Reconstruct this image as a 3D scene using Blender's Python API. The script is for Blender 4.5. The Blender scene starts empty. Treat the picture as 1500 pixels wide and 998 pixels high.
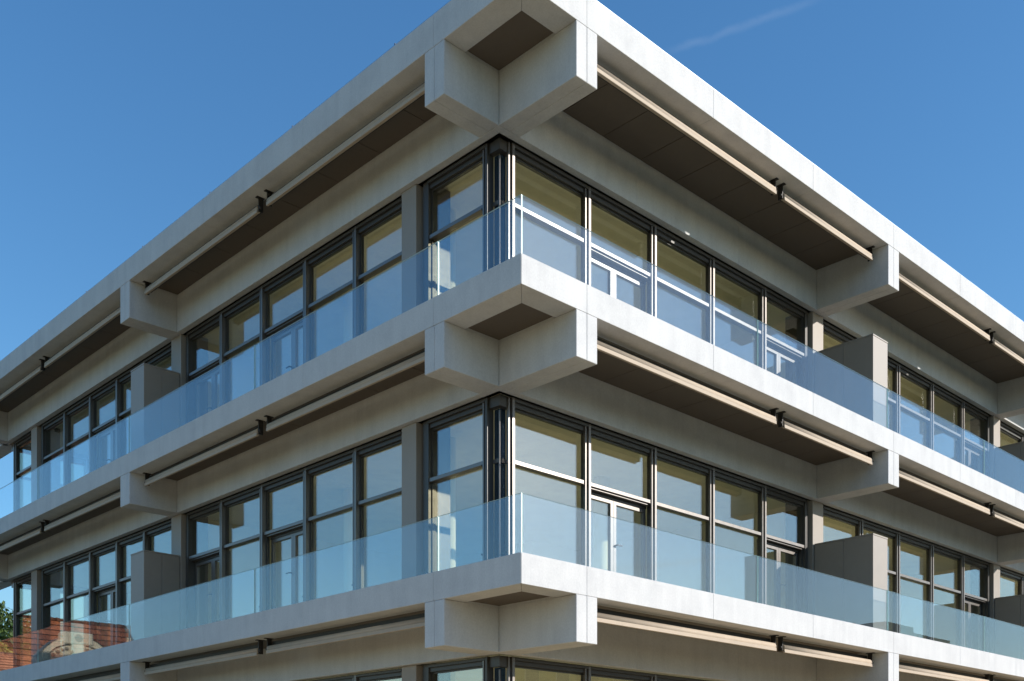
import bpy, bmesh, math, random
from mathutils import Vector, Matrix
random.seed(7)
PI = math.pi
S = bpy.context.scene
COL = S.collection

# ------------------------------------------------------------------ materials
def new_mat(name):
    m = bpy.data.materials.new(name); m.use_nodes = True
    nt = m.node_tree; nt.nodes.clear()
    out = nt.nodes.new('ShaderNodeOutputMaterial')
    return m, nt, out

def N(nt, t, **kw):
    n = nt.nodes.new('ShaderNode' + t)
    for k, v in kw.items():
        if k in n.inputs: n.inputs[k].default_value = v
        else: setattr(n, k, v)
    return n

def ramp(nt, fac, stops):
    r = nt.nodes.new('ShaderNodeValToRGB')
    el = r.color_ramp.elements
    el[0].position, el[0].color = stops[0][0], (*stops[0][1], 1)
    el[1].position, el[1].color = stops[-1][0], (*stops[-1][1], 1)
    for p, c in stops[1:-1]:
        e = el.new(p); e.color = (*c, 1)
    nt.links.new(fac, r.inputs[0])
    return r.outputs[0]

def mapped(nt, scale=(1, 1, 1), coord='Object'):
    tc = nt.nodes.new('ShaderNodeTexCoord'); mp = nt.nodes.new('ShaderNodeMapping')
    mp.inputs['Scale'].default_value = scale
    nt.links.new(tc.outputs[coord], mp.inputs[0])
    return mp.outputs[0]

def mixc(nt, fac, a, b, mode='MULTIPLY'):
    m = nt.nodes.new('ShaderNodeMix'); m.data_type = 'RGBA'; m.blend_type = mode
    for i, v in ((0, fac), (6, a), (7, b)):
        if isinstance(v, (int, float)): m.inputs[i].default_value = v
        elif isinstance(v, tuple): m.inputs[i].default_value = (*v, 1)
        else: nt.links.new(v, m.inputs[i])
    return m.outputs[2]

def concrete(name, base, seed=0.0, streak=.16):
    """fair-faced precast: cloudy tone, faint vertical run-off streaks, pores"""
    m, nt, out = new_mat(name); L = nt.links.new
    co = mapped(nt)
    n1 = N(nt, 'TexNoise', Scale=1.7, Detail=8.0, Roughness=.66); L(co, n1.inputs[0])
    n2 = N(nt, 'TexNoise', Scale=1.0, Detail=5.0, Roughness=.6); L(mapped(nt, (5, 5, .45)), n2.inputs[0])
    n3 = N(nt, 'TexNoise', Scale=38.0, Detail=3.0, Roughness=.6); L(co, n3.inputs[0])
    n4 = N(nt, 'TexVoronoi', Scale=24.0); L(co, n4.inputs[0])
    c = mixc(nt, 1.0, base, ramp(nt, n1.outputs[0], [(.32, (.90, .902, .91)), (.5, (.985, .985, .985)), (.68, (1.03, 1.028, 1.025))]))
    c = mixc(nt, 1.0, c, ramp(nt, n2.outputs[0], [(.32, (1 - streak, 1 - streak, 1 - streak * .9)), (.62, (1.03, 1.03, 1.03))]))
    c = mixc(nt, 1.0, c, ramp(nt, n3.outputs[0], [(.3, (.93, .93, .93)), (.7, (1.05, 1.05, 1.05))]))
    c = mixc(nt, 1.0, c, ramp(nt, n4.outputs[0], [(.03, (.72, .72, .72)), (.075, (1, 1, 1))]))
    b = N(nt, 'BsdfPrincipled', Roughness=.8); L(c, b.inputs['Base Color'])
    b.inputs['Specular IOR Level'].default_value = .3
    bp = N(nt, 'Bump', Strength=.12, Distance=.01); L(n3.outputs[0], bp.inputs['Height']); L(bp.outputs[0], b.inputs['Normal'])
    L(b.outputs[0], out.inputs[0])
    return m

def plain(name, base, rough=.5, metal=0.0, var=.12, scale=3.0, spec=.5):
    m, nt, out = new_mat(name); L = nt.links.new
    co = mapped(nt)
    n1 = N(nt, 'TexNoise', Scale=scale, Detail=6.0, Roughness=.65); L(co, n1.inputs[0])
    c = mixc(nt, 1.0, base, ramp(nt, n1.outputs[0], [(.3, (1 - var,) * 3), (.7, (1 + var * .5,) * 3)]))
    b = N(nt, 'BsdfPrincipled', Metallic=metal); L(c, b.inputs['Base Color'])
    b.inputs['Specular IOR Level'].default_value = spec
    r = N(nt, 'MapRange'); r.inputs[3].default_value = max(0, rough - .08); r.inputs[4].default_value = min(1, rough + .08)
    L(n1.outputs[0], r.inputs[0]); L(r.outputs[0], b.inputs['Roughness'])
    L(b.outputs[0], out.inputs[0])
    return m

def glass(name, f0, tint, wave=.0006, spec_tint=(1, 1, 1), dust=0.0):
    """one pane face: angle dependent mirror over a tinted clear pane, very slightly wavy"""
    m, nt, out = new_mat(name); L = nt.links.new
    lw = N(nt, 'LayerWeight', Blend=.5)
    p = N(nt, 'Math', operation='POWER'); p.inputs[1].default_value = 5.0; L(lw.outputs['Facing'], p.inputs[0])
    f = N(nt, 'MapRange'); f.inputs[3].default_value = f0; f.inputs[4].default_value = 1.0; L(p.outputs[0], f.inputs[0])
    t = N(nt, 'BsdfTransparent'); t.inputs[0].default_value = (*tint, 1)
    g = N(nt, 'BsdfGlossy', Roughness=0.0); g.inputs[0].default_value = (*spec_tint, 1)
    nz = N(nt, 'TexNoise', Scale=.9, Detail=1.0); L(mapped(nt), nz.inputs[0])
    bp = N(nt, 'Bump', Strength=1.0, Distance=wave); L(nz.outputs[0], bp.inputs['Height']); L(bp.outputs[0], g.inputs['Normal'])
    mx = N(nt, 'MixShader'); L(f.outputs[0], mx.inputs[0]); L(t.outputs[0], mx.inputs[1]); L(g.outputs[0], mx.inputs[2])
    res = mx.outputs[0]
    if dust:
        dn = N(nt, 'TexNoise', Scale=1.0, Detail=7.0, Roughness=.7); L(mapped(nt, (7, 7, 1.2)), dn.inputs[0])
        df = N(nt, 'MapRange'); df.inputs[1].default_value = .35; df.inputs[2].default_value = .75
        df.inputs[3].default_value = dust * .4; df.inputs[4].default_value = dust; L(dn.outputs[0], df.inputs[0])
        d = N(nt, 'BsdfDiffuse'); d.inputs[0].default_value = (.75, .78, .8, 1)
        m2 = N(nt, 'MixShader'); L(df.outputs[0], m2.inputs[0]); L(res, m2.inputs[1]); L(d.outputs[0], m2.inputs[2]); res = m2.outputs[0]
    L(res, out.inputs[0])
    return m

def tiles(name, base):
    m, nt, out = new_mat(name); L = nt.links.new
    co = mapped(nt, (1, 1, 1), 'UV')
    br = N(nt, 'TexBrick', Scale=1.0); br.offset = .5
    br.inputs['Brick Width'].default_value = .24; br.inputs['Row Height'].default_value = .34; br.inputs['Mortar Size'].default_value = .012
    br.inputs['Color1'].default_value = (base[0] * 1.25, base[1] * 1.2, base[2] * 1.15, 1)
    br.inputs['Color2'].default_value = (base[0] * .7, base[1] * .62, base[2] * .62, 1)
    br.inputs['Mortar'].default_value = (base[0] * .3, base[1] * .3, base[2] * .3, 1); L(co, br.inputs[0])
    n = N(nt, 'TexNoise', Scale=1.2, Detail=6.0, Roughness=.7); L(mapped(nt), n.inputs[0])
    c = mixc(nt, 1.0, br.outputs[0], ramp(nt, n.outputs[0], [(.3, (.66, .66, .66)), (.7, (1.15, 1.12, 1.08))]))
    b = N(nt, 'BsdfPrincipled', Roughness=.75); L(c, b.inputs['Base Color']); L(b.outputs[0], out.inputs[0])
    return m

def leafmat(name, c1, c2):
    m, nt, out = new_mat(name); L = nt.links.new
    n = N(nt, 'TexNoise', Scale=1.3, Detail=4.0); L(mapped(nt), n.inputs[0])
    c = ramp(nt, n.outputs[0], [(.35, c1), (.65, c2)])
    b = N(nt, 'BsdfPrincipled', Roughness=.55); L(c, b.inputs['Base Color'])
    t = N(nt, 'BsdfTranslucent'); L(c, t.inputs[0])
    mx = N(nt, 'MixShader'); mx.inputs[0].default_value = .3; L(b.outputs[0], mx.inputs[1]); L(t.outputs[0], mx.inputs[2])
    L(mx.outputs[0], out.inputs[0])
    return m

M = {}
M['concrete'] = concrete('fair_faced_concrete', (.60, .60, .60), 0, .05)
M['concrete_in'] = concrete('interior_concrete', (.87, .84, .66), 0, .03)
M['core'] = plain('slab_core', (.16, .15, .14), .9)
M['soffit'] = plain('soffit_board', (.122, .095, .071), .6, 0, .1, 9.0)
M['framedark'] = plain('shaded_bronze_frame', (.068, .062, .056), .4, .2, .05, 12.0)  # darker copy of the frame bronze; shade of heads and recesses put into it
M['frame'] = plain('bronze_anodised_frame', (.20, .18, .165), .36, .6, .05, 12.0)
M['dark'] = plain('dark_gasket', (.045, .042, .04), .5)
M['screen'] = plain('coated_sheet_panel', (.33, .285, .24), .5, 0, .05, 5.0)
M['tube'] = plain('awning_fabric', (.47, .385, .30), .7, 0, .08, 6.0)
M['bracket'] = plain('black_steel_bracket', (.035, .032, .03), .5, .3)
M['pane'] = glass('coated_window_glass', .15, (.99, .985, .91), .0009, (.96, .98, 1.0))
M['rail'] = glass('laminated_rail_glass', .078, (.89, .935, .955), .0005, (.98, .985, 1.0), dust=.02)
M['cornerpane'] = glass('dark_corner_glass', .14, (.20, .27, .40), .0006, (.30, .55, 1.0))
M['edge'] = plain('ground_glass_edge', (.62, .82, .76), .35, 0, .05)
M['wood'] = plain('interior_floor', (.84, .78, .62), .5, 0, .15)
M['plaster'] = plain('interior_plaster', (.82, .79, .64), .9, 0, .06)
M['steel'] = plain('flashing_steel', (.45, .5, .55), .3, .8)
M['tile'] = tiles('clay_roof_tile', (.40, .13, .052))
M['tile2'] = tiles('clay_roof_tile_pale', (.50, .20, .09))
M['stone'] = concrete('weathered_sandstone', (.74, .63, .44), 3, .18)
M['stone_dark'] = concrete('carved_sandstone', (.27, .21, .14), 3, .3)
M['lead'] = plain('weathered_lead', (.16, .18, .17), .6, 0, .3)
M['ochre'] = plain('ochre_render', (.46, .34, .12), .9, 0, .15)
M['grey'] = plain('grey_render', (.34, .32, .28), .9, 0, .15)
M['darkpane'] = plain('dark_window_glass', (.03, .035, .04), .08)
M['paving'] = concrete('bounce_paving', (.64, .465, .255))
M['grass'] = plain('mown_grass', (.075, .085, .03), .9, 0, .35, .8)
M['bark'] = plain('bark', (.10, .075, .05), .9, 0, .4, 9.0)
M['leaf'] = leafmat('tree_leaf', (.03, .065, .014), (.10, .15, .03))
M['leaf2'] = leafmat('shrub_leaf', (.16, .18, .02), (.34, .32, .03))

# ------------------------------------------------------------------ mesh builder
class MB:
    def __init__(s): s.bm = bmesh.new(); s.uv = None
    def quad(s, pts, mi=0):
        f = s.bm.faces.new([s.bm.verts.new(p) for p in pts]); f.material_index = mi; return f
    def box(s, a, b, mi=0, bevel=0.0):
        x0, y0, z0 = (min(a[i], b[i]) for i in range(3)); x1, y1, z1 = (max(a[i], b[i]) for i in range(3))
        vs = [s.bm.verts.new((x, y, z)) for z in (z0, z1) for x, y in ((x0, y0), (x1, y0), (x1, y1), (x0, y1))]
        fs = [s.bm.faces.new([vs[i] for i in q]) for q in ((3, 2, 1, 0), (4, 5, 6, 7), (0, 1, 5, 4), (1, 2, 6, 5), (2, 3, 7, 6), (3, 0, 4, 7))]
        for f in fs: f.material_index = mi
        if bevel:
            bmesh.ops.bevel(s.bm, geom=list({e for f in fs for e in f.edges}), offset=bevel, segments=1, affect='EDGES')
        return fs
    def prism(s, poly, z0, z1, mi=0, bevel=0.0):
        n = len(poly)
        lo = [s.bm.verts.new((x, y, z0)) for x, y in poly]; hi = [s.bm.verts.new((x, y, z1)) for x, y in poly]
        fs = [s.bm.faces.new(lo[::-1]), s.bm.faces.new(hi)] + [s.bm.faces.new([lo[i], lo[(i + 1) % n], hi[(i + 1) % n], hi[i]]) for i in range(n)]
        for f in fs: f.material_index = mi
        if bevel:
            bmesh.ops.bevel(s.bm, geom=list({e for f in fs for e in f.edges}), offset=bevel, segments=1, affect='EDGES')
    def extrude_xz(s, poly, y0, y1, mi=0):
        n = len(poly)
        lo = [s.bm.verts.new((x, y0, z)) for x, z in poly]; hi = [s.bm.verts.new((x, y1, z)) for x, z in poly]
        fs = [s.bm.faces.new(lo[::-1]), s.bm.faces.new(hi)] + [s.bm.faces.new([lo[i], lo[(i + 1) % n], hi[(i + 1) % n], hi[i]]) for i in range(n)]
        for f in fs: f.material_index = mi
    def tube(s, a, b, r0, r1=None, seg=16, mi=0, cap=True):
        r1 = r0 if r1 is None else r1
        a, b = Vector(a), Vector(b); d = (b - a).normalized()
        u = d.orthogonal().normalized(); v = d.cross(u)
        A = []; B = []
        for i in range(seg):
            t = 2 * PI * i / seg; o = u * math.cos(t) + v * math.sin(t)
            A.append(s.bm.verts.new(a + o * r0)); B.append(s.bm.verts.new(b + o * r1))
        for i in range(seg):
            f = s.bm.faces.new([A[i], A[(i + 1) % seg], B[(i + 1) % seg], B[i]]); f.material_index = mi; f.smooth = True
        if cap:
            s.bm.faces.new(A[::-1]).material_index = mi; s.bm.faces.new(B).material_index = mi
    def build(s, name, mats, parent=None, recalc=True):
        if recalc: bmesh.ops.recalc_face_normals(s.bm, faces=s.bm.faces)
        me = bpy.data.meshes.new(name); s.bm.to_mesh(me); s.bm.free()
        for m in (mats if isinstance(mats, (list, tuple)) else [mats]): me.materials.append(m)
        o = bpy.data.objects.new(name, me); COL.objects.link(o)
        if parent is not None:
            o.parent = parent; o.matrix_parent_inverse = Matrix.Translation(-world_loc(parent))
        return o

def world_loc(o):
    # every transform in this script is a pure translation of top-level objects
    return o.location.copy() if o.parent is None else Vector((0, 0, 0)) if o.type == 'MESH' else o.location.copy()

def tag(o, label=None, cat=None, group=None, kind=None):
    if label: o['label'] = label
    if cat: o['category'] = cat
    if group: o['group'] = group
    if kind: o['kind'] = kind
    return o
def empty(name, label, cat, group=None, loc=(0, 0, 0)):
    o = bpy.data.objects.new(name, None); COL.objects.link(o); o.empty_display_size = .3; o.location = loc
    return tag(o, label, cat, group)

# ------------------------------------------------------------------ dimensions (metres)
TOP = [4.734, 8.534, 12.450]          # top of each projecting slab edge
BOT = [4.335, 8.142, 12.002]          # underside of each slab edge
BEAM = [3.695, 7.507, 11.250]         # underside of brackets and lintels
FLOOR = [0.15, 4.69, 8.49]
W, D = 28.34, 22.93                   # plan of the slabs: long side, short side
EDGE = .395
RN, LN = 1.51, 1.03                   # recess of the lintel face on the two sides
RB = [1.03 + 8.62 * i for i in range(4)]      # near side of each bracket, sunny front (0.42 wide)
LB = [1.51, 11.27, 21.00]
BW = .42

def P(fac, t, n, z):
    return (t, n, z) if fac == 'R' else (n, t, z)
def fbox(mb, fac, t0, t1, n0, n1, z0, z1, mi=0, bevel=0.0):
    return mb.box(P(fac, t0, n0, z0), P(fac, t1, n1, z1), mi, bevel)
OFF = {'R': RN, 'L': LN}

bld = empty('office_building', 'pale concrete office building with deep balcony slabs, glass railings and bands of large windows', 'building', None, (14.17, 11.465, 0))

# slab edges, precast lengths with open joints
G = .0008
for k in range(3):
    rj = [0] + [1.24 + 8.62 / 3 * i for i in range(10)] + [W]
    lj = [0] + [1.74 + 9.745 / 3 * i for i in range(7)] + [D]
    for fac, js in (('R', rj), ('L', lj)):
        for i in range(len(js) - 1):
            a, b = js[i] + (0 if i == 0 else G), js[i + 1] - (0 if i == len(js) - 2 else G)
            mb = MB()
            poly = [(a, 0), (b, 0), (b, EDGE), (a, EDGE)]
            if i == 0: poly[3] = (EDGE + .002, EDGE); poly[0] = (.002, 0)
            if fac == 'L': poly = [(y, x) for x, y in poly]
            mb.prism(poly, BOT[k], TOP[k], 0, .004)
            mb.build('slab_edge', M['concrete'], bld)
    for fac, c0, c1 in (('far', W - EDGE, W), ('back', D - EDGE, D)):
        mb = MB()
        if fac == 'far': mb.box((c0, EDGE + .01, BOT[k]), (c1, D - EDGE - .01, TOP[k]), 0, .007)
        else: mb.box((EDGE + .01, c0, BOT[k]), (W - .005, c1, TOP[k]), 0, .007)
        mb.build('slab_edge', M['concrete'], bld)
    mb = MB()
    mb.box((EDGE + .01, EDGE + .01, BOT[k] + .075), (W - EDGE - .01, D - EDGE - .01, TOP[k] - .07))
    mb.build('floor_slab', M['core'], bld)

# brackets: pairs of precast halves under the slab edge, with the open joint between them
def bracket(fac, t, k, n1):
    mb = MB(); h = BW / 2
    for a, b in ((t, t + h - .0015), (t + h + .0015, t + BW)):
        fbox(mb, fac, a, b, 0, n1, BEAM[k], BOT[k] - .003, 0, .006)
        fbox(mb, fac, a + .001, b - .001, EDGE + .012, n1 - .002, BOT[k] - .004, BOT[k] + .074)
    fbox(mb, fac, t + h - .0014, t + h + .0014, .012, n1 - .01, BEAM[k] + .010, BOT[k] - .03, 1)
    return mb.build('cantilever_beam', [M['concrete'], M['core']], bld)
for k in range(3):
    for t in RB: bracket('R', t, k, RN - .004)
    for t in LB: bracket('L', t, k, LN - .004)
    for t in (LB[2], ):    # at the rear corner the short bracket that runs on past the end wall
        mb = MB(); mb.box((1.03, D - RN + .004, BEAM[k]), (1.45, D, BOT[k] - .005), 0, .006); mb.build('cantilever_beam', M['concrete'], bld)
    mb = MB(); mb.box((W - RN + .004, 1.51, BEAM[k]), (W, 1.93, BOT[k] - .005), 0, .006); mb.build('cantilever_beam', M['concrete'], bld)

# lintels over the windows
LT = .13
for k in range(3):
    z1 = BOT[k] + .074
    rj = [1.03] + [1.24 + 8.62 / 3 * i for i in range(1, 9)] + [W - 1.03]
    lj = [1.51 + LT + .003] + [1.74 + 9.745 / 3 * i for i in range(1, 6)] + [D - 1.51]
    for fac, js in (('R', rj), ('L', lj)):
        for i in range(len(js) - 1):
            mb = MB(); n = OFF[fac]
            fbox(mb, fac, js[i] + (G if i else 0), js[i + 1] - G, n, n + LT, BEAM[k], z1, 0, .005)
            mb.build('lintel', M['concrete'], bld)
    mb = MB()
    mb.box((LN, D - RN - LT, BEAM[k]), (W - 1.03, D - RN, z1)); mb.build('lintel', M['concrete'], bld)
    mb = MB()
    mb.box((W - LN - LT, 1.7, BEAM[k]), (W - LN, D - RN - .2, z1)); mb.build('lintel', M['concrete'], bld)

# soffit boards between the brackets
for k in range(3):
    z0, z1 = BOT[k] + .020, BOT[k] + .05
    def boards(fac, t0, t1, first, step, n0, n1):
        mb = MB(); cuts = [t0]; c = first
        while c < t1 - .15:
            if c > t0 + .15: cuts.append(c)
            c += step
        cuts.append(t1)
        for a, b in zip(cuts, cuts[1:]):
            fbox(mb, fac, a + .006, b - .006, n0, n1, z0, z1)
        mb.build('soffit_board', M['soffit'], bld)
    for i in range(3): boards('R', RB[i] + BW + .012, RB[i + 1] - .018, 3.28 + 8.62 * i - 1.84, .917, EDGE + .003, RN - .003)
    boards('L', LB[0] + BW + .012, LB[1] - .018, 3.15, 1.155, EDGE + .003, LN - .003)
    boards('L', LB[1] + BW + .012, LB[2] - .018, 12.9, 1.155, EDGE + .003, LN - .003)
    mb = MB(); mb.box((EDGE + .003, EDGE + .003, z0), (RB[0] - .012, LB[0] - .012, z1)); mb.build('soffit_board', M['soffit'], bld)
    mb = MB(); mb.box((EDGE + .003, LB[2] + BW + .012, z0), (LN - .004, D - EDGE - .02, z1)); mb.build('soffit_board', M['soffit'], bld)

# roof flashing and lightning clips
mb = MB(); mb.box((.02, .02, TOP[2] + .002), (.05, D - .02, TOP[2] + .030)); mb.box((.052, .02, TOP[2] + .002), (W - .02, .05, TOP[2] + .030))
mb.build('roof_flashing', M['steel'], bld)
for i in range(8):
    mb = MB(); y = 2.64 + 2.70 * i
    mb.box((.024, y - .010, TOP[2] + .030), (.045, y + .010, TOP[2] + .055)); mb.build('roof_clip', M['bracket'], bld)

# ------------------------------------------------------------------ window bands
def mullion(fac, t, k, z0, z1, rod=-1, mat='frame'):
    n = OFF[fac]; mb = MB()
    fbox(mb, fac, t - .026, t + .026, n + .15, n + .285, z0, z1 - .01, 0, .003)
    o = mb.build('mullion', M[mat], bld)
    mb = MB(); c = t + rod * .078
    fbox(mb, fac, c - .015, c + .015, n + .165, n + .205, z0, z1 - .015, 0, .003)
    for zz in (TOP[k - 1] + .48 if k else 1.2, TOP[k - 1] + 1.80 if k else 2.4):
        fbox(mb, fac, c - .03, c + .06, n + .18, n + .215, zz - .012, zz + .012, 1)
    mb.build('guide_rail', [M['frame'], M['bracket']], o)
    return o

def pane(fac, t0, t1, z0, z1, parent, m=.262):
    mb = MB(); n = OFF[fac] + m
    fbox(mb, fac, t0, t1, n, n + .012, z0, z1)
    return mb.build('pane', M['pane'], parent)

ST = .024
def window(fac, t0, t1, k, door=None):
    """one bay between two posts: head, transom, glass above and below, or a pair of door leaves below"""
    n = OFF[fac]; mb = MB(); z0, z1 = FLOOR[k], BEAM[k]; tr = (TOP[k - 1] + 1.835) if k else 2.45
    a, b = t0 + .027, t1 - .027
    fbox(mb, fac, a, b, n + .195, n + .30, z1 - .125, z1 - .012, 1)           # head box
    fbox(mb, fac, a, b, n + .150, n + .192, z1 - .060, z1 - .013, 1)          # blind cassette lip
    fbox(mb, fac, a, b, n + .185, n + .30, tr - .030, tr + .030, 0, .003)     # transom
    fbox(mb, fac, a, b, n + .22, n + .30, z0, z0 + .07)                       # sill
    for s_, e in ((a, a + ST), (b - ST, b)):
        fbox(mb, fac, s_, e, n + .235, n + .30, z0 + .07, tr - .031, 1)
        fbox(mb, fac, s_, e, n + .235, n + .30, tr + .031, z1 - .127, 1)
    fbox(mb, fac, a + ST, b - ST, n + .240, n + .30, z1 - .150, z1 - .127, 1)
    w = mb.build('window', [M['frame'], M['framedark']], bld)
    pane(fac, a + ST, b - ST, tr + .031, z1 - .151, w)
    if door is None:
        pane(fac, a + ST, b - ST, z0 + .071, tr - .031, w)
    else:
        # door leaves, set back in the opening
        m0, m1 = n + .33, n + .39
        mb = MB(); x0, x1 = a + ST + .002, b - ST - .002; xm = x0 + (x1 - x0) * door; zt = tr - .10
        fbox(mb, fac, x0, x1, m0 - .11, m1, zt + .045, tr - .033)
        fbox(mb, fac, x0, x1, m0 - .02, m1, zt + .002, zt + .043, 1)
        for s_, e in ((x0, xm - .003), (xm + .003, x1)):
            st = .075 if s_ == x0 else .06
            fbox(mb, fac, s_, s_ + st, m0, m1, z0 + .02, zt); fbox(mb, fac, e - st, e, m0, m1, z0 + .02, zt)
            fbox(mb, fac, s_ + st, e - st, m0, m1, zt - .06, zt); fbox(mb, fac, s_ + st, e - st, m0, m1, z0 + .02, z0 + .12)
        d = mb.build('balcony_door', [M['frame'], M['framedark']], bld)
        for s_, e in ((x0, xm - .003), (xm + .003, x1)):
            st = .075 if s_ == x0 else .06
            pane(fac, s_ + st, e - st, z0 + .121, zt - .061, d, .36)
        mb = MB(); hz = z0 + 1.05
        fbox(mb, fac, xm + .03, xm + .05, m0 - .05, m0 - .001, hz - .01, hz + .01); fbox(mb, fac, xm + .03, xm + .15, m0 - .062, m0 - .05, hz - .01, hz + .01)
        mb.build('handle', M['bracket'], d)

def column(fac, t0, t1, k):
    n = OFF[fac]; mb = MB()
    fbox(mb, fac, t0, t1, n + .085, n + .44, FLOOR[k], BEAM[k] - .004, 0, .004)
    mb.build('column', M['screen'], bld)

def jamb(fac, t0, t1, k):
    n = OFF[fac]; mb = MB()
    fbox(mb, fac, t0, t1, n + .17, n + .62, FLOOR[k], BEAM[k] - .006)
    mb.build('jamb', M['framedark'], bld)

for k in range(3):
    z0, z1 = FLOOR[k], BEAM[k]
    up = k > 0
    # sunny front: three bays
    for bay in range(3):
        o = 8.62 * bay
        posts = ([1.47] if bay == 0 else [10.06 + 8.62 * (bay - 1) + .09]) + [3.14 + o, 4.79 + o, 6.44 + o, 8.09 + o, 9.54 + o]
        for i, t in enumerate(posts):
            if bay == 0 or 0 < i: 
                if i < 5: mullion('R', t, k, z0, z1)
        jamb('R', posts[-1] - .03, posts[-1] + .06, k)
        if bay: jamb('R', posts[0] - .06, posts[0] + .03, k)
        for i in range(5):
            dr = None
            if up and i == 4: dr = .5
            if up and bay == 0 and i == 1: dr = .47
            window('R', posts[i], posts[i + 1], k, dr)
        column('R', 9.65 + o, 10.05 + o, k)
    # shaded side
    lp = [1.95, 3.33]; rp = [19.66, 21.0]
    mullion('L', 1.95, k, z0, z1, 1, 'framedark'); mullion('L', 21.0, k, z0, z1, -1)  # corner mullion takes the darker bronze so its sunlit face shows less bright
    jamb('L', 3.30, 3.43, k); window('L', 1.95, 3.33, k)
    column('L', 3.50, 3.87, k)
    p = [3.94, 5.22, 6.735, 8.21, 9.725, 11.17]
    for i in range(5):
        window('L', p[i], p[i + 1], k, .45 if up and i in (2, 4) else None)
        if 0 < i: mullion('L', p[i], k, z0, z1, 1)
    jamb('L', 3.88, 3.97, k); jamb('L', 11.12, 11.22, k)
    column('L', 11.27, 11.70, k)
    p = [11.77, 13.12, 14.52, 16.0, 17.54, 19.02]
    for i in range(5):
        window('L', p[i], p[i + 1], k, .45 if up and i == 2 else None)
        if 0 < i: mullion('L', p[i], k, z0, z1, 1)
    jamb('L', 11.71, 11.80, k); jamb('L', 18.98, 19.08, k)
    column('L', 19.16, 19.55, k)
    jamb('L', 19.56, 19.66, k); window('L', 19.6, 21.0, k)
    # glazed corners
    tr = (TOP[k - 1] + 1.835) if up else 2.45
    mb = MB()
    mb.box((1.298, 1.778, z0), (1.325, 1.805, z1 - .2), 0, .003)
    mb.box((1.22, 1.70, z1 - .17), (1.44, 1.80, z1 - .012), 1); mb.box((1.22, 1.801, z1 - .168), (1.32, 1.92, z1 - .014), 1)
    mb.box((1.325, 1.775, tr - .03), (1.44, 1.85, tr + .03)); mb.box((1.295, 1.805, tr - .03), (1.37, 1.92, tr + .03))
    c = mb.build('corner_post', [M['frame'], M['framedark']], bld)
    mb = MB(); mb.box((1.326, 1.80, z0), (1.44, 1.812, z1 - .17)); mb.build('pane', M['cornerpane'], c)
    mb = MB(); mb.box((1.32, 1.815, z0), (1.332, 1.92, z1 - .17)); mb.build('pane', M['cornerpane'], c)
    mb = MB()
    mb.box((1.29, D - 1.805, z0), (1.325, D - 1.77, z1 - .02), 0, .003)
    mb.box((1.22, D - 1.93, z1 - .17), (1.32, D - 1.66, z1 - .012)); mb.box((1.325, D - 1.85, z1 - .17), (3.2, D - 1.70, z1 - .012))
    mb.box((1.325, D - 1.85, tr - .03), (3.2, D - 1.775, tr + .03)); mb.box((3.2, D - 1.95, z0), (3.3, D - 1.7, z1 - .01))
    c = mb.build('corner_post', [M['frame'], M['framedark']], bld)
    mb = MB(); mb.box((1.32, D - 1.92, z0), (1.332, D - 1.81, z1 - .17)); mb.build('pane', M['pane'], c)
    mb = MB(); mb.box((1.326, D - 1.81, z0), (3.2, D - 1.798, z1 - .17)); mb.build('pane', M['pane'], c)
    # rooms
    mb = MB(); mb.box((1.36, 1.83, z1 + .03), (W - 1.6, D - 2.1, z1 + .07)); mb.build('interior_ceiling', M['concrete_in'], bld)
    mb = MB(); mb.box((1.3, 1.8, z0 - .022), (W - 1.6, D - 1.8, z0 - .004)); mb.build('interior_floor', M['wood'], bld)
    for q in (((8.2, 8.0), (20.5, 14.8)), ((9.78, 2.15), (9.93, 7.98)), ((1.52, 11.42), (8.18, 11.56)), ((18.40, 2.15), (18.55, 7.98)),
              ((3.32, D - 1.95), (W - 1.5, D - 1.7)), ((W - 1.75, 2.2), (W - 1.5, D - 1.96))):
        mb = MB(); mb.box((*q[0], z0), (*q[1], z1 + .028)); mb.build('interior_wall', M['plaster'], bld)
    for x, y in ((2.05, 3.86), (5.6, 3.6), (14.2, 3.6), (2.7, 7.45), (3.0, 16.4)):
        mb = MB(); mb.tube((x, y, z0), (x, y, z1 + .029), .15, seg=24, cap=False); mb.build('interior_column', M['plaster'], bld)
    if k == 0:
        mb = MB(); mb.box((1.26, 1.75, -.2), (W - 1.4, D - 1.75, z0 - .024)); mb.build('floor_slab', M['core'], bld)

# ------------------------------------------------------------------ glass railings on the two balconies in view
def rail(fac, t0, t1, k):
    mb = MB(); z0, z1 = TOP[k] - .09, TOP[k] + .765
    fs = fbox(mb, fac, t0, t1, .030, .050, z0, z1)
    for f in fs:
        f.normal_update(); nn = f.normal
        main = abs(nn.y) if fac == 'R' else abs(nn.x)
        f.material_index = 0 if main > .9 else 1
    mb.build('railing_panel', [M['rail'], M['edge']], bld)
for k in (0, 1):
    for a, b in zip([.054, 5.36, 9.68, 14.0, 18.31, 22.6], [5.36, 9.68, 14.0, 18.31, 22.6, W - .05]): rail('R', a + .006, b - .006, k)
    for a, b in zip([.024, 1.68, 6.52, 11.36, 16.2, 21.05], [1.68, 6.52, 11.36, 16.2, 21.05, D - .03]): rail('L', a + .006, b - .006, k)

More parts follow.
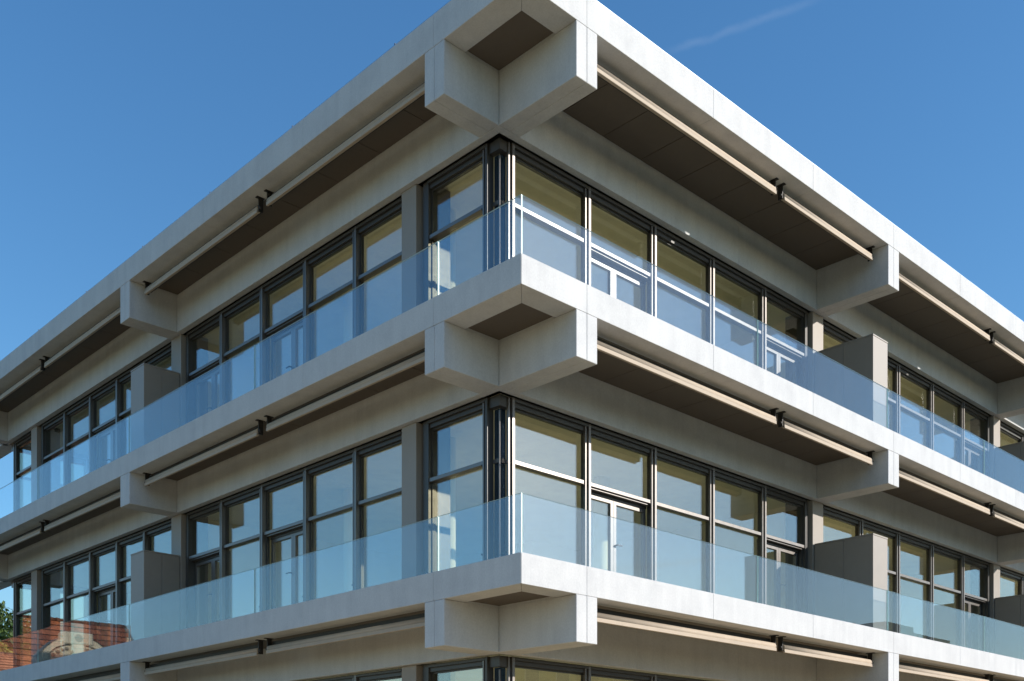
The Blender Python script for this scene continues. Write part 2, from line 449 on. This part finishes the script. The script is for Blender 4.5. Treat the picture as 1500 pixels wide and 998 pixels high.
# ------------------------------------------------------------------ balcony screens (closed sheet-metal boxes standing across the balcony)
def screen(fac, t0, t1, n0, n1, k, label):
    g = 'screen boxes across the balconies'
    e = empty('balcony_screen', label, 'screen', g, P(fac, (t0 + t1) / 2, (n0 + n1) / 2, TOP[k - 1] - .068))
    z0, z1 = TOP[k - 1] - .068, TOP[k - 1] + 1.90
    tm = (n0 + n1) / 2
    for a, b in ((n0, tm - .003), (tm + .003, n1)):
        mb = MB(); fbox(mb, fac, t0, t1, a, b, z0, z1 - .032, 0, .003); mb.build('cladding_panel', M['screen'], e)
    mb = MB(); fbox(mb, fac, t0 - .006, t1 + .006, n0 - .006, n1, z1 - .03, z1, 0, .003); mb.build('top_cap', M['screen'], e)
screen('R', 9.69, 10.26, .33, RN + .07, 2, 'brown screen box on the upper balcony of the sunlit front, below the second roof bracket')
screen('R', 9.69, 10.26, .33, RN + .07, 1, 'brown screen box on the lower balcony of the sunlit front, before the second pillar')
screen('R', 18.31, 18.88, .33, RN + .07, 2, 'brown screen box on the upper balcony, cut by the right edge of the photo')
screen('R', 18.31, 18.88, .33, RN + .07, 1, 'brown screen box on the lower balcony, cut by the right edge of the photo')
screen('L', 11.30, 11.90, .32, LN + .07, 2, 'grey screen box on the upper balcony of the shaded side, below the roof bracket')
screen('L', 11.30, 11.90, .32, LN + .07, 1, 'grey screen box on the lower balcony of the shaded side, above the tiled roof reflection')

# ------------------------------------------------------------------ rolled awnings
def awning(fac, t0, t1, k, label):
    e = empty('rolled_awning', label, 'awning', 'rolled awnings under the slab edges', P(fac, (t0 + t1) / 2, .295, BOT[k] - .29))
    zc = BOT[k] - .185; nc = .295
    mb = MB(); mb.tube(P(fac, t0 + .02, nc, zc), P(fac, t1 - .02, nc, zc), .055, seg=20); mb.build('fabric_roll', M['tube'], e)
    mb = MB(); fbox(mb, fac, t0 + .015, t1 - .015, nc - .062, nc - .018, zc - .088, zc - .063, 0, .004)
    fbox(mb, fac, t0 + .015, t1 - .015, nc - .058, nc - .052, zc - .0655, zc - .03)
    mb.build('front_bar', M['tube'], e)
    mb = MB(); fbox(mb, fac, t0 + .03, t1 - .03, nc + .05, nc + .075, zc - .02, zc + .13)
    mb.build('back_plate', M['bracket'], e)
    for t in (t0, t1):
        mb = MB()
        fbox(mb, fac, t - .012, t + .012, nc - .03, nc + .055, zc - .06, BOT[k] - .014)
        s = 1 if t == t0 else -1
        fbox(mb, fac, t - .035, t + .035, nc - .075, nc + .08, BOT[k] - .013, BOT[k] - .001, 0, .002)
        mb.tube(P(fac, t - s * .012, nc, zc), P(fac, t - s * .05, nc, zc), .03, seg=10)
        mb.build('bracket', M['bracket'], e)
rowname = ['lowest row', 'middle row', 'top row under the roof edge']
for k in (2, 1, 0):
    r = rowname[k]
    awning('R', 1.56, 6.24, k, f'beige rolled awning, {r}, sunlit front, first from the corner')
    awning('R', 6.46, 9.53, k, f'beige rolled awning, {r}, sunlit front, short one before second bracket')
    awning('R', 10.18, 14.80, k, f'beige rolled awning, {r}, sunlit front, just right of second bracket')
    awning('R', 15.02, 18.15, k, f'beige rolled awning, {r}, sunlit front, cut by right photo edge')
    awning('L', 2.06, 6.50, k, f'beige rolled awning, {r}, shaded side, first from the corner')
    awning('L', 6.78, 11.12, k, f'beige rolled awning, {r}, shaded side, ending at second bracket')
    awning('L', 11.82, 16.36, k, f'beige rolled awning, {r}, shaded side, just left of second bracket')
    awning('L', 16.60, 20.86, k, f'beige rolled awning, {r}, shaded side, at far left photo edge')

# ------------------------------------------------------------------ tiled houses beyond the shaded side
def roof_slope(mb, x0, x1, ye, ze, yr, zr, courses, mi=0):
    """tile courses, each one lapped over the one below"""
    uvl = mb.bm.loops.layers.uv.verify()
    ln = math.hypot(yr - ye, zr - ze)
    nx, nz = 0, 0
    ny, nz = -(zr - ze) / ln, (yr - ye) / ln
    if nz < 0: ny, nz = -ny, -nz
    for i in range(courses):
        f0, f1 = i / courses, (i + 1) / courses + .12 / courses
        h0, h1 = .055, .012
        pts = []
        for x, f, h in ((x0, f0, h0), (x1, f0, h0), (x1, f1, h1), (x0, f1, h1)):
            pts.append((x, ye + (yr - ye) * f + ny * h, ze + (zr - ze) * f + nz * h))
        q = mb.quad(pts, mi)
        for lp, (u, v) in zip(q.loops, ((x0, f0 * ln), (x1, f0 * ln), (x1, f1 * ln), (x0, f1 * ln))): lp[uvl].uv = (u, v / ln * courses * .34)
        b = [(x, ye + (yr - ye) * f0 + ny * h, ze + (zr - ze) * f0 + nz * h) for x, h in ((x0, .01), (x1, .01), (x1, h0), (x0, h0))]
        mb.quad(b, mi)

def house(name, label, x0, x1, ye, ze, yr, zr, wallmat, tilemat, courses):
    e = empty(name, label, 'house', None, ((x0 + x1) / 2, yr, 0))
    yb = 2 * yr - ye
    mb = MB()
    mb.bm.faces.new([mb.bm.verts.new(p) for p in ((x0 + .3, ye + .4, 0), (x0 + .3, yb - .4, 0), (x0 + .3, yb - .4, ze), (x0 + .3, yr, zr - .25), (x0 + .3, ye + .4, ze))])
    mb.bm.faces.new([mb.bm.verts.new(p) for p in ((x1 - .3, ye + .4, 0), (x1 - .3, yb - .4, 0), (x1 - .3, yb - .4, ze), (x1 - .3, yr, zr - .25), (x1 - .3, ye + .4, ze))])
    mb.quad(((x0 + .3, ye + .4, 0), (x1 - .3, ye + .4, 0), (x1 - .3, ye + .4, ze), (x0 + .3, ye + .4, ze)))
    mb.quad(((x0 + .3, yb - .4, 0), (x1 - .3, yb - .4, 0), (x1 - .3, yb - .4, ze), (x0 + .3, yb - .4, ze)))
    mb.build('wall', wallmat, e)
    mb = MB()
    roof_slope(mb, x0, x1, ye, ze, yr, zr, courses); roof_slope(mb, x0, x1, yb, ze, yr, zr, courses)
    rf = mb.build('roof', tilemat, e, recalc=False)
    mb = MB()
    for i in range(int((x1 - x0) / .4)):
        a = x0 + i * .4; mb.tube((a, yr, zr + .02), (a + .42, yr, zr + .03), .10, .12, 8)
    mb.build('ridge_tiles', tilemat, rf)
    mb = MB()
    for x in (x0, x1):
        for y in (ye, yb):
            s = .05 if x == x0 else -.05
            mb.quad(((x, y, ze - .16), (x, yr, zr - .16), (x, yr, zr + .08), (x, y, ze + .08)))
            mb.quad(((x - s, y, ze + .08), (x - s, yr, zr + .08), (x + s * 2, yr, zr + .08), (x + s * 2, y, ze + .08)))
    mb.build('verge_board', M['lead'], rf)
    xs = x0 + 1.5; j = 0
    while xs < x1 - 1.6:
        for zz in (1.0, 3.4):
            if zz + 1.5 < ze:
                mb = MB(); y = ye + .4
                mb.box((xs - .07, y - .05, zz - .07), (xs + 1.07, y - .002, zz)); mb.box((xs - .07, y - .05, zz + 1.4), (xs + 1.07, y - .002, zz + 1.47))
                mb.box((xs - .07, y - .05, zz + .001), (xs, y - .002, zz + 1.399)); mb.box((xs + 1, y - .05, zz + .001), (xs + 1.07, y - .002, zz + 1.399))
                mb.box((xs + .001, y - .03, zz + .001), (xs + .999, y - .003, zz + 1.399), 1)
                mb.build('window', [M['stone'], M['darkpane']], e)
        xs += 2.2
    return e

# real house across the lane: it is seen only mirrored in the balcony glass
hs = house('old_house', 'red tiled house with a curved stone gable, mirrored in the lower left balcony glass', -12.0, 4.3, 33.3, 4.9, 38.0, 9.2, M['stone'], M['tile'], 16)
cx, gy = -8.12, 33.9
OUT = [(1.62, 4.9), (1.62, 7.06), (1.50, 7.18), (1.38, 7.32), (1.19, 7.52), (.97, 7.70), (.80, 7.81), (.62, 7.89)]
INN = [(1.14, 5.2), (1.14, 6.94), (1.12, 7.26), (1.02, 7.38), (.89, 7.48), (.73, 7.56), (.55, 7.635), (.34, 7.68)]
def sym(pr): return [(cx + w_, z) for w_, z in pr] + [(cx - w_, z) for w_, z in pr[::-1]]
gb = MB(); gb.extrude_xz(sym(OUT), gy, gy + .45); gp = gb.build('stone_gable', M['stone'], hs)
gb = MB()
for s_ in (-1, 1):       # raised arched moulding, mitred ring pieces with a dark joint against the field
    for i in range(len(OUT) - 1):
        o0, o1, i0, i1 = OUT[i], OUT[i + 1], INN[i], INN[i + 1]
        f = lambda q, y: (cx + s_ * q[0], y, q[1])
        gb.quad((f(o0, gy - .09), f(o1, gy - .09), f(i1, gy - .09), f(i0, gy - .09)))
        gb.quad((f(o0, gy - .09), f(o1, gy - .09), f(o1, gy - .001), f(o0, gy - .001)))
        gb.quad((f(i0, gy - .09), f(i1, gy - .09), f(i1, gy - .001), f(i0, gy - .001)))
        j0 = (i0[0] - .045, i0[1] - .02); j1 = (i1[0] - .03, i1[1] - .045)
        gb.quad((f(i0, gy - .012), f(i1, gy - .012), f(j1, gy - .012), f(j0, gy - .012)), 1)
gb.build('gable_moulding', [M['stone'], M['stone_dark']], gp)
gb = MB()
gb.box((cx - .60, gy - .15, 7.66), (cx + .60, gy + .44, 8.16), 0, .05); gb.box((cx - .27, gy - .13, 5.2), (cx + .27, gy - .002, 7.655), 0, .02)
gb.build('gable_block', M['stone'], gp)
def medallion(x, z, r, y):
    m_ = MB(); m_.tube((x, y, z), (x, y - .04, z), r, r * .9, 18); m_.tube((x, y - .04, z), (x, y - .065, z), r * .55, r * .4, 14)
    m_.build('medallion', M['stone_dark'], gp)
medallion(cx, 7.93, .16, gy - .151)
for s_ in (-1, 1):
    for dx_, z in ((.95, 7.26), (.78, 7.385), (.61, 7.48), (.43, 7.54)): medallion(cx + s_ * dx_, z - .06, .08, gy - .002)
gb = MB()
for s_ in (-1, 1):
    for i in range(1, len(OUT) - 1):
        o0, o1 = OUT[i], OUT[i + 1]
        g = lambda q, y, d: (cx + s_ * (q[0] + d * .6), y, q[1] + d)
        gb.quad((g(o0, gy - .11, .03), g(o1, gy - .11, .03), g(o1, gy + .46, .03), g(o0, gy + .46, .03)))
gb.build('lead_flashing', M['lead'], gp)

house('tiled_house', 'low house with orange clay tile roof, seen past the far left corner below the tree', 5.6, 17.0, 38.6, 5.2, 44.0, 8.25, M['stone'], M['tile2'], 20)

# ------------------------------------------------------------------ buildings across the street, seen mirrored in the sunlit front
def block(name, label, x0, x1, y0, y1, h, mat, nx, nz, extras=()):
    e = empty(name, label, 'building', None, ((x0 + x1) / 2, (y0 + y1) / 2, 0))
    mb = MB(); mb.box((x0, y0, 0), (x1, y1, h))
    for q in extras: mb.box(*q)
    mb.build('wall', mat, e)
    mb = MB(); mb.box((x0 - .2, y1 - .1, h + .002), (x1 + .2, y1 + .2, h + .25)); mb.build('cornice', mat, e)
    dx = (x1 - x0) / nx; dz = (h - 1.0) / nz
    for i in range(nx):
        for j in range(nz):
            a = x0 + dx * (i + .28); z = 1.0 + dz * j + .1
            mb = MB(); w = dx * .44; hh = dz * .55
            mb.box((a - .06, y1 + .002, z - .06), (a + w + .06, y1 + .04, z + hh + .06)); mb.box((a, y1 + .041, z), (a + w, y1 + .05, z + hh), 1)
            mb.build('window', [M['stone'], M['darkpane']], e)
    return e
block('ochre_building', 'ochre rendered building mirrored in the ground floor windows beside the corner', 12, 46, -40, -29, 10.2, M['ochre'], 14, 3)
block('grey_building', 'grey flat-topped building mirrored in the lower railing on the right', 66.7, 78.0, -44, -30, 14.0, M['grey'], 5, 4,
      [((68.1, -38, 14.0), (72.7, -30.2, 14.8)), ((67.2, -34, 14.0), (67.45, -33.8, 14.6)), ((70, -34, 14.8), (70.2, -33.8, 15.3)), ((74.6, -34, 14.0), (74.85, -33.7, 14.7))])

# ------------------------------------------------------------------ trees
def tree(name, label, cat, x, y, h, r, leaf, nleaf, ls, trunk_h, zc=None, squash=.85):
    e = empty(name, label, cat)
    e.location = (x, y, 0)
    rnd = random.Random(int(x * 31 + y * 7))
    mb = MB(); tops = []
    mb.tube((x, y, 0), (x + .1, y, trunk_h), r * .09, r * .065, 10)
    for i in range(9):
        a = rnd.uniform(0, 2 * PI); rr = r * rnd.uniform(.35, .75)
        tip = (x + math.cos(a) * rr, y + math.sin(a) * rr, rnd.uniform(trunk_h + .2, h * .92))
        mb.tube((x + .1, y, trunk_h * rnd.uniform(.6, .98)), tip, r * .04, r * .012, 6); tops.append(tip)
    mb.build('trunk', M['bark'], e)
    mb = MB(); zc = zc or (h - r * squash)
    cl = []
    for i in range(46):
        while True:
            v = Vector((rnd.uniform(-1, 1), rnd.uniform(-1, 1), rnd.uniform(-1, 1)))
            if .25 < v.length < 1: break
        cl.append((Vector((x, y, zc)) + Vector((v.x * r * .8, v.y * r * .8, v.z * r * squash * .8)), r * rnd.uniform(.16, .32)))
    for i in range(nleaf):
        c, cr = cl[rnd.randrange(len(cl))]
        d = Vector((rnd.gauss(0, 1), rnd.gauss(0, 1), rnd.gauss(0, 1))).normalized()
        p = c + d * cr * rnd.uniform(.55, 1.1)
        nrm = (d + Vector((rnd.gauss(0, .6), rnd.gauss(0, .6), rnd.gauss(0, .6)))).normalized()
        u = nrm.orthogonal().normalized(); u.rotate(Matrix.Rotation(rnd.uniform(0, 2 * PI), 3, nrm)); w = nrm.cross(u)
        s = ls * rnd.uniform(.6, 1.3)
        mb.bm.faces.new([mb.bm.verts.new(q) for q in (p - u * s, p - w * s * .5 + nrm * s * .1, p + u * s, p + w * s * .5 + nrm * s * .1)])
    mb.build('crown', leaf, e, recalc=False)
tree('broadleaf_tree', 'dark green leafy tree behind the orange tiled roof at the far left', 'tree', 12.6, 54.0, 12.9, 4.2, M['leaf'], 16000, .15, 4.0, 8.8)
tree('shrub', 'yellow-green bush between the orange tiled roof and the dark tree', 'bush', 11.6, 50.6, 9.75, 1.7, M['leaf2'], 5000, .11, 7.0, 8.6, .7)

# ------------------------------------------------------------------ ground
mb = MB(); mb.quad(((-900, -900, 0), (900, -900, 0), (900, 900, 0), (-900, 900, 0)))  # out of view; dark tone keeps far ground from lighting the upright faces
tag(mb.build('ground', M['grass']), 'unseen dark green lawn beyond the paving, kept dark to bounce little light', 'ground', kind='structure')
mb = MB(); mb.quad(((-24, -28.5, .004), (52, -28.5, .004), (52, 32, .004), (-24, 32, .004)))  # out of view; warm sheet added to throw light up under slabs and brackets
tag(mb.build('pavement', M['paving']), 'unseen pale sandy paving, added to bounce warm light onto the concrete office building', 'pavement', kind='structure')

# ------------------------------------------------------------------ light
SUN = Vector((.74, -1.0, .475)).normalized()
el = math.asin(SUN.z); az = math.atan2(SUN.x, SUN.y)     # clockwise from +Y
w = bpy.data.worlds.new('World'); S.world = w; w.use_nodes = True
nt = w.node_tree; nt.nodes.clear(); L = nt.links.new
sky = nt.nodes.new('ShaderNodeTexSky'); sky.sky_type = 'NISHITA'; sky.sun_disc = False
sky.sun_elevation = el; sky.sun_rotation = az
sky.altitude = 0; sky.air_density = 1.4; sky.dust_density = 0.4; sky.ozone_density = 6.0
hs = nt.nodes.new('ShaderNodeHueSaturation'); hs.inputs['Saturation'].default_value = 1.11; L(sky.outputs[0], hs.inputs['Color'])
bg = nt.nodes.new('ShaderNodeBackground'); bg.inputs[1].default_value = .138
wo = nt.nodes.new('ShaderNodeOutputWorld')
tc = nt.nodes.new('ShaderNodeTexCoord')
def contrail(prev, d1, d2, width, amount):
    """thin vapour trail: a soft streak along the great circle through two directions"""
    d1, d2 = Vector(d1).normalized(), Vector(d2).normalized(); n = d1.cross(d2).normalized(); mid = (d1 + d2).normalized(); hl = d1.angle(d2) / 2
    nz = N(nt, 'TexNoise', Scale=26.0, Detail=5.0, Roughness=.6); L(tc.outputs['Generated'], nz.inputs[0])
    dn = N(nt, 'VectorMath', operation='DOT_PRODUCT'); L(tc.outputs['Generated'], dn.inputs[0]); dn.inputs[1].default_value = n
    wob = N(nt, 'MapRange'); wob.inputs[3].default_value = -width * 1.1; wob.inputs[4].default_value = width * 1.1; L(nz.outputs[0], wob.inputs[0])
    ad = N(nt, 'Math', operation='ADD'); L(dn.outputs['Value'], ad.inputs[0]); L(wob.outputs[0], ad.inputs[1])
    ab = N(nt, 'Math', operation='ABSOLUTE'); L(ad.outputs[0], ab.inputs[0])
    r = N(nt, 'MapRange', interpolation_type='SMOOTHSTEP'); r.inputs[1].default_value = 0; r.inputs[2].default_value = width; r.inputs[3].default_value = 1; r.inputs[4].default_value = 0
    L(ab.outputs[0], r.inputs[0])
    dm = N(nt, 'VectorMath', operation='DOT_PRODUCT'); L(tc.outputs['Generated'], dm.inputs[0]); dm.inputs[1].default_value = mid
    r2 = N(nt, 'MapRange', interpolation_type='SMOOTHSTEP'); r2.inputs[1].default_value = math.cos(hl * 1.25); r2.inputs[2].default_value = math.cos(hl * .5)
    L(dm.outputs['Value'], r2.inputs[0])
    m1 = N(nt, 'Math', operation='MULTIPLY'); L(r.outputs[0], m1.inputs[0]); L(r2.outputs[0], m1.inputs[1])
    m2 = N(nt, 'Math', operation='MULTIPLY'); L(m1.outputs[0], m2.inputs[0]); L(nz.outputs[0], m2.inputs[1])
    m3 = N(nt, 'Math', operation='MULTIPLY'); L(m2.outputs[0], m3.inputs[0]); m3.inputs[1].default_value = amount
    return mixc(nt, m3.outputs[0], prev, (5.2, 5.6, 6.2), 'MIX')
c = contrail(hs.outputs[0], (.656, .509, .557), (.705, .418, .573), .0042, .085)
c = contrail(c, (.734, -.649, .2), (.807, -.552, .209), .004, .3)
L(c, bg.inputs[0]); L(bg.outputs[0], wo.inputs[0])

sl = bpy.data.lights.new('sun', 'SUN'); sl.energy = 4.0; sl.angle = math.radians(.53); sl.color = (1.0, .94, .86)
so = bpy.data.objects.new('sun', sl); COL.objects.link(so)
so.rotation_euler = SUN.to_track_quat('Z', 'Y').to_euler(); so.location = (30, -40, 40)

# ------------------------------------------------------------------ camera (level, shifted lens, as an architectural photograph)
cam = bpy.data.cameras.new('camera'); co = bpy.data.objects.new('camera', cam); COL.objects.link(co)
co.location = (-9.725, -9.950, 1.65)
co.rotation_euler = (math.radians(90), 0, math.radians(46.135 - 90))
cam.sensor_width = 36; cam.lens = 1605.53 / 1500 * 36; cam.shift_y = (1164.52 - 499) / 1500
cam.clip_end = 3000
S.camera = co

# ------------------------------------------------------------------ render settings
S.view_settings.view_transform = 'Standard'; S.view_settings.look = 'None'; S.view_settings.gamma = 1; S.view_settings.exposure = 0.42
S.view_settings.use_curve_mapping = False
cy = S.cycles
cy.max_bounces = 10; cy.diffuse_bounces = 4; cy.glossy_bounces = 6; cy.transmission_bounces = 8; cy.transparent_max_bounces = 40
cy.caustics_reflective = False; cy.caustics_refractive = False
cy.sample_clamp_indirect = 6.0
cy.use_denoising = True
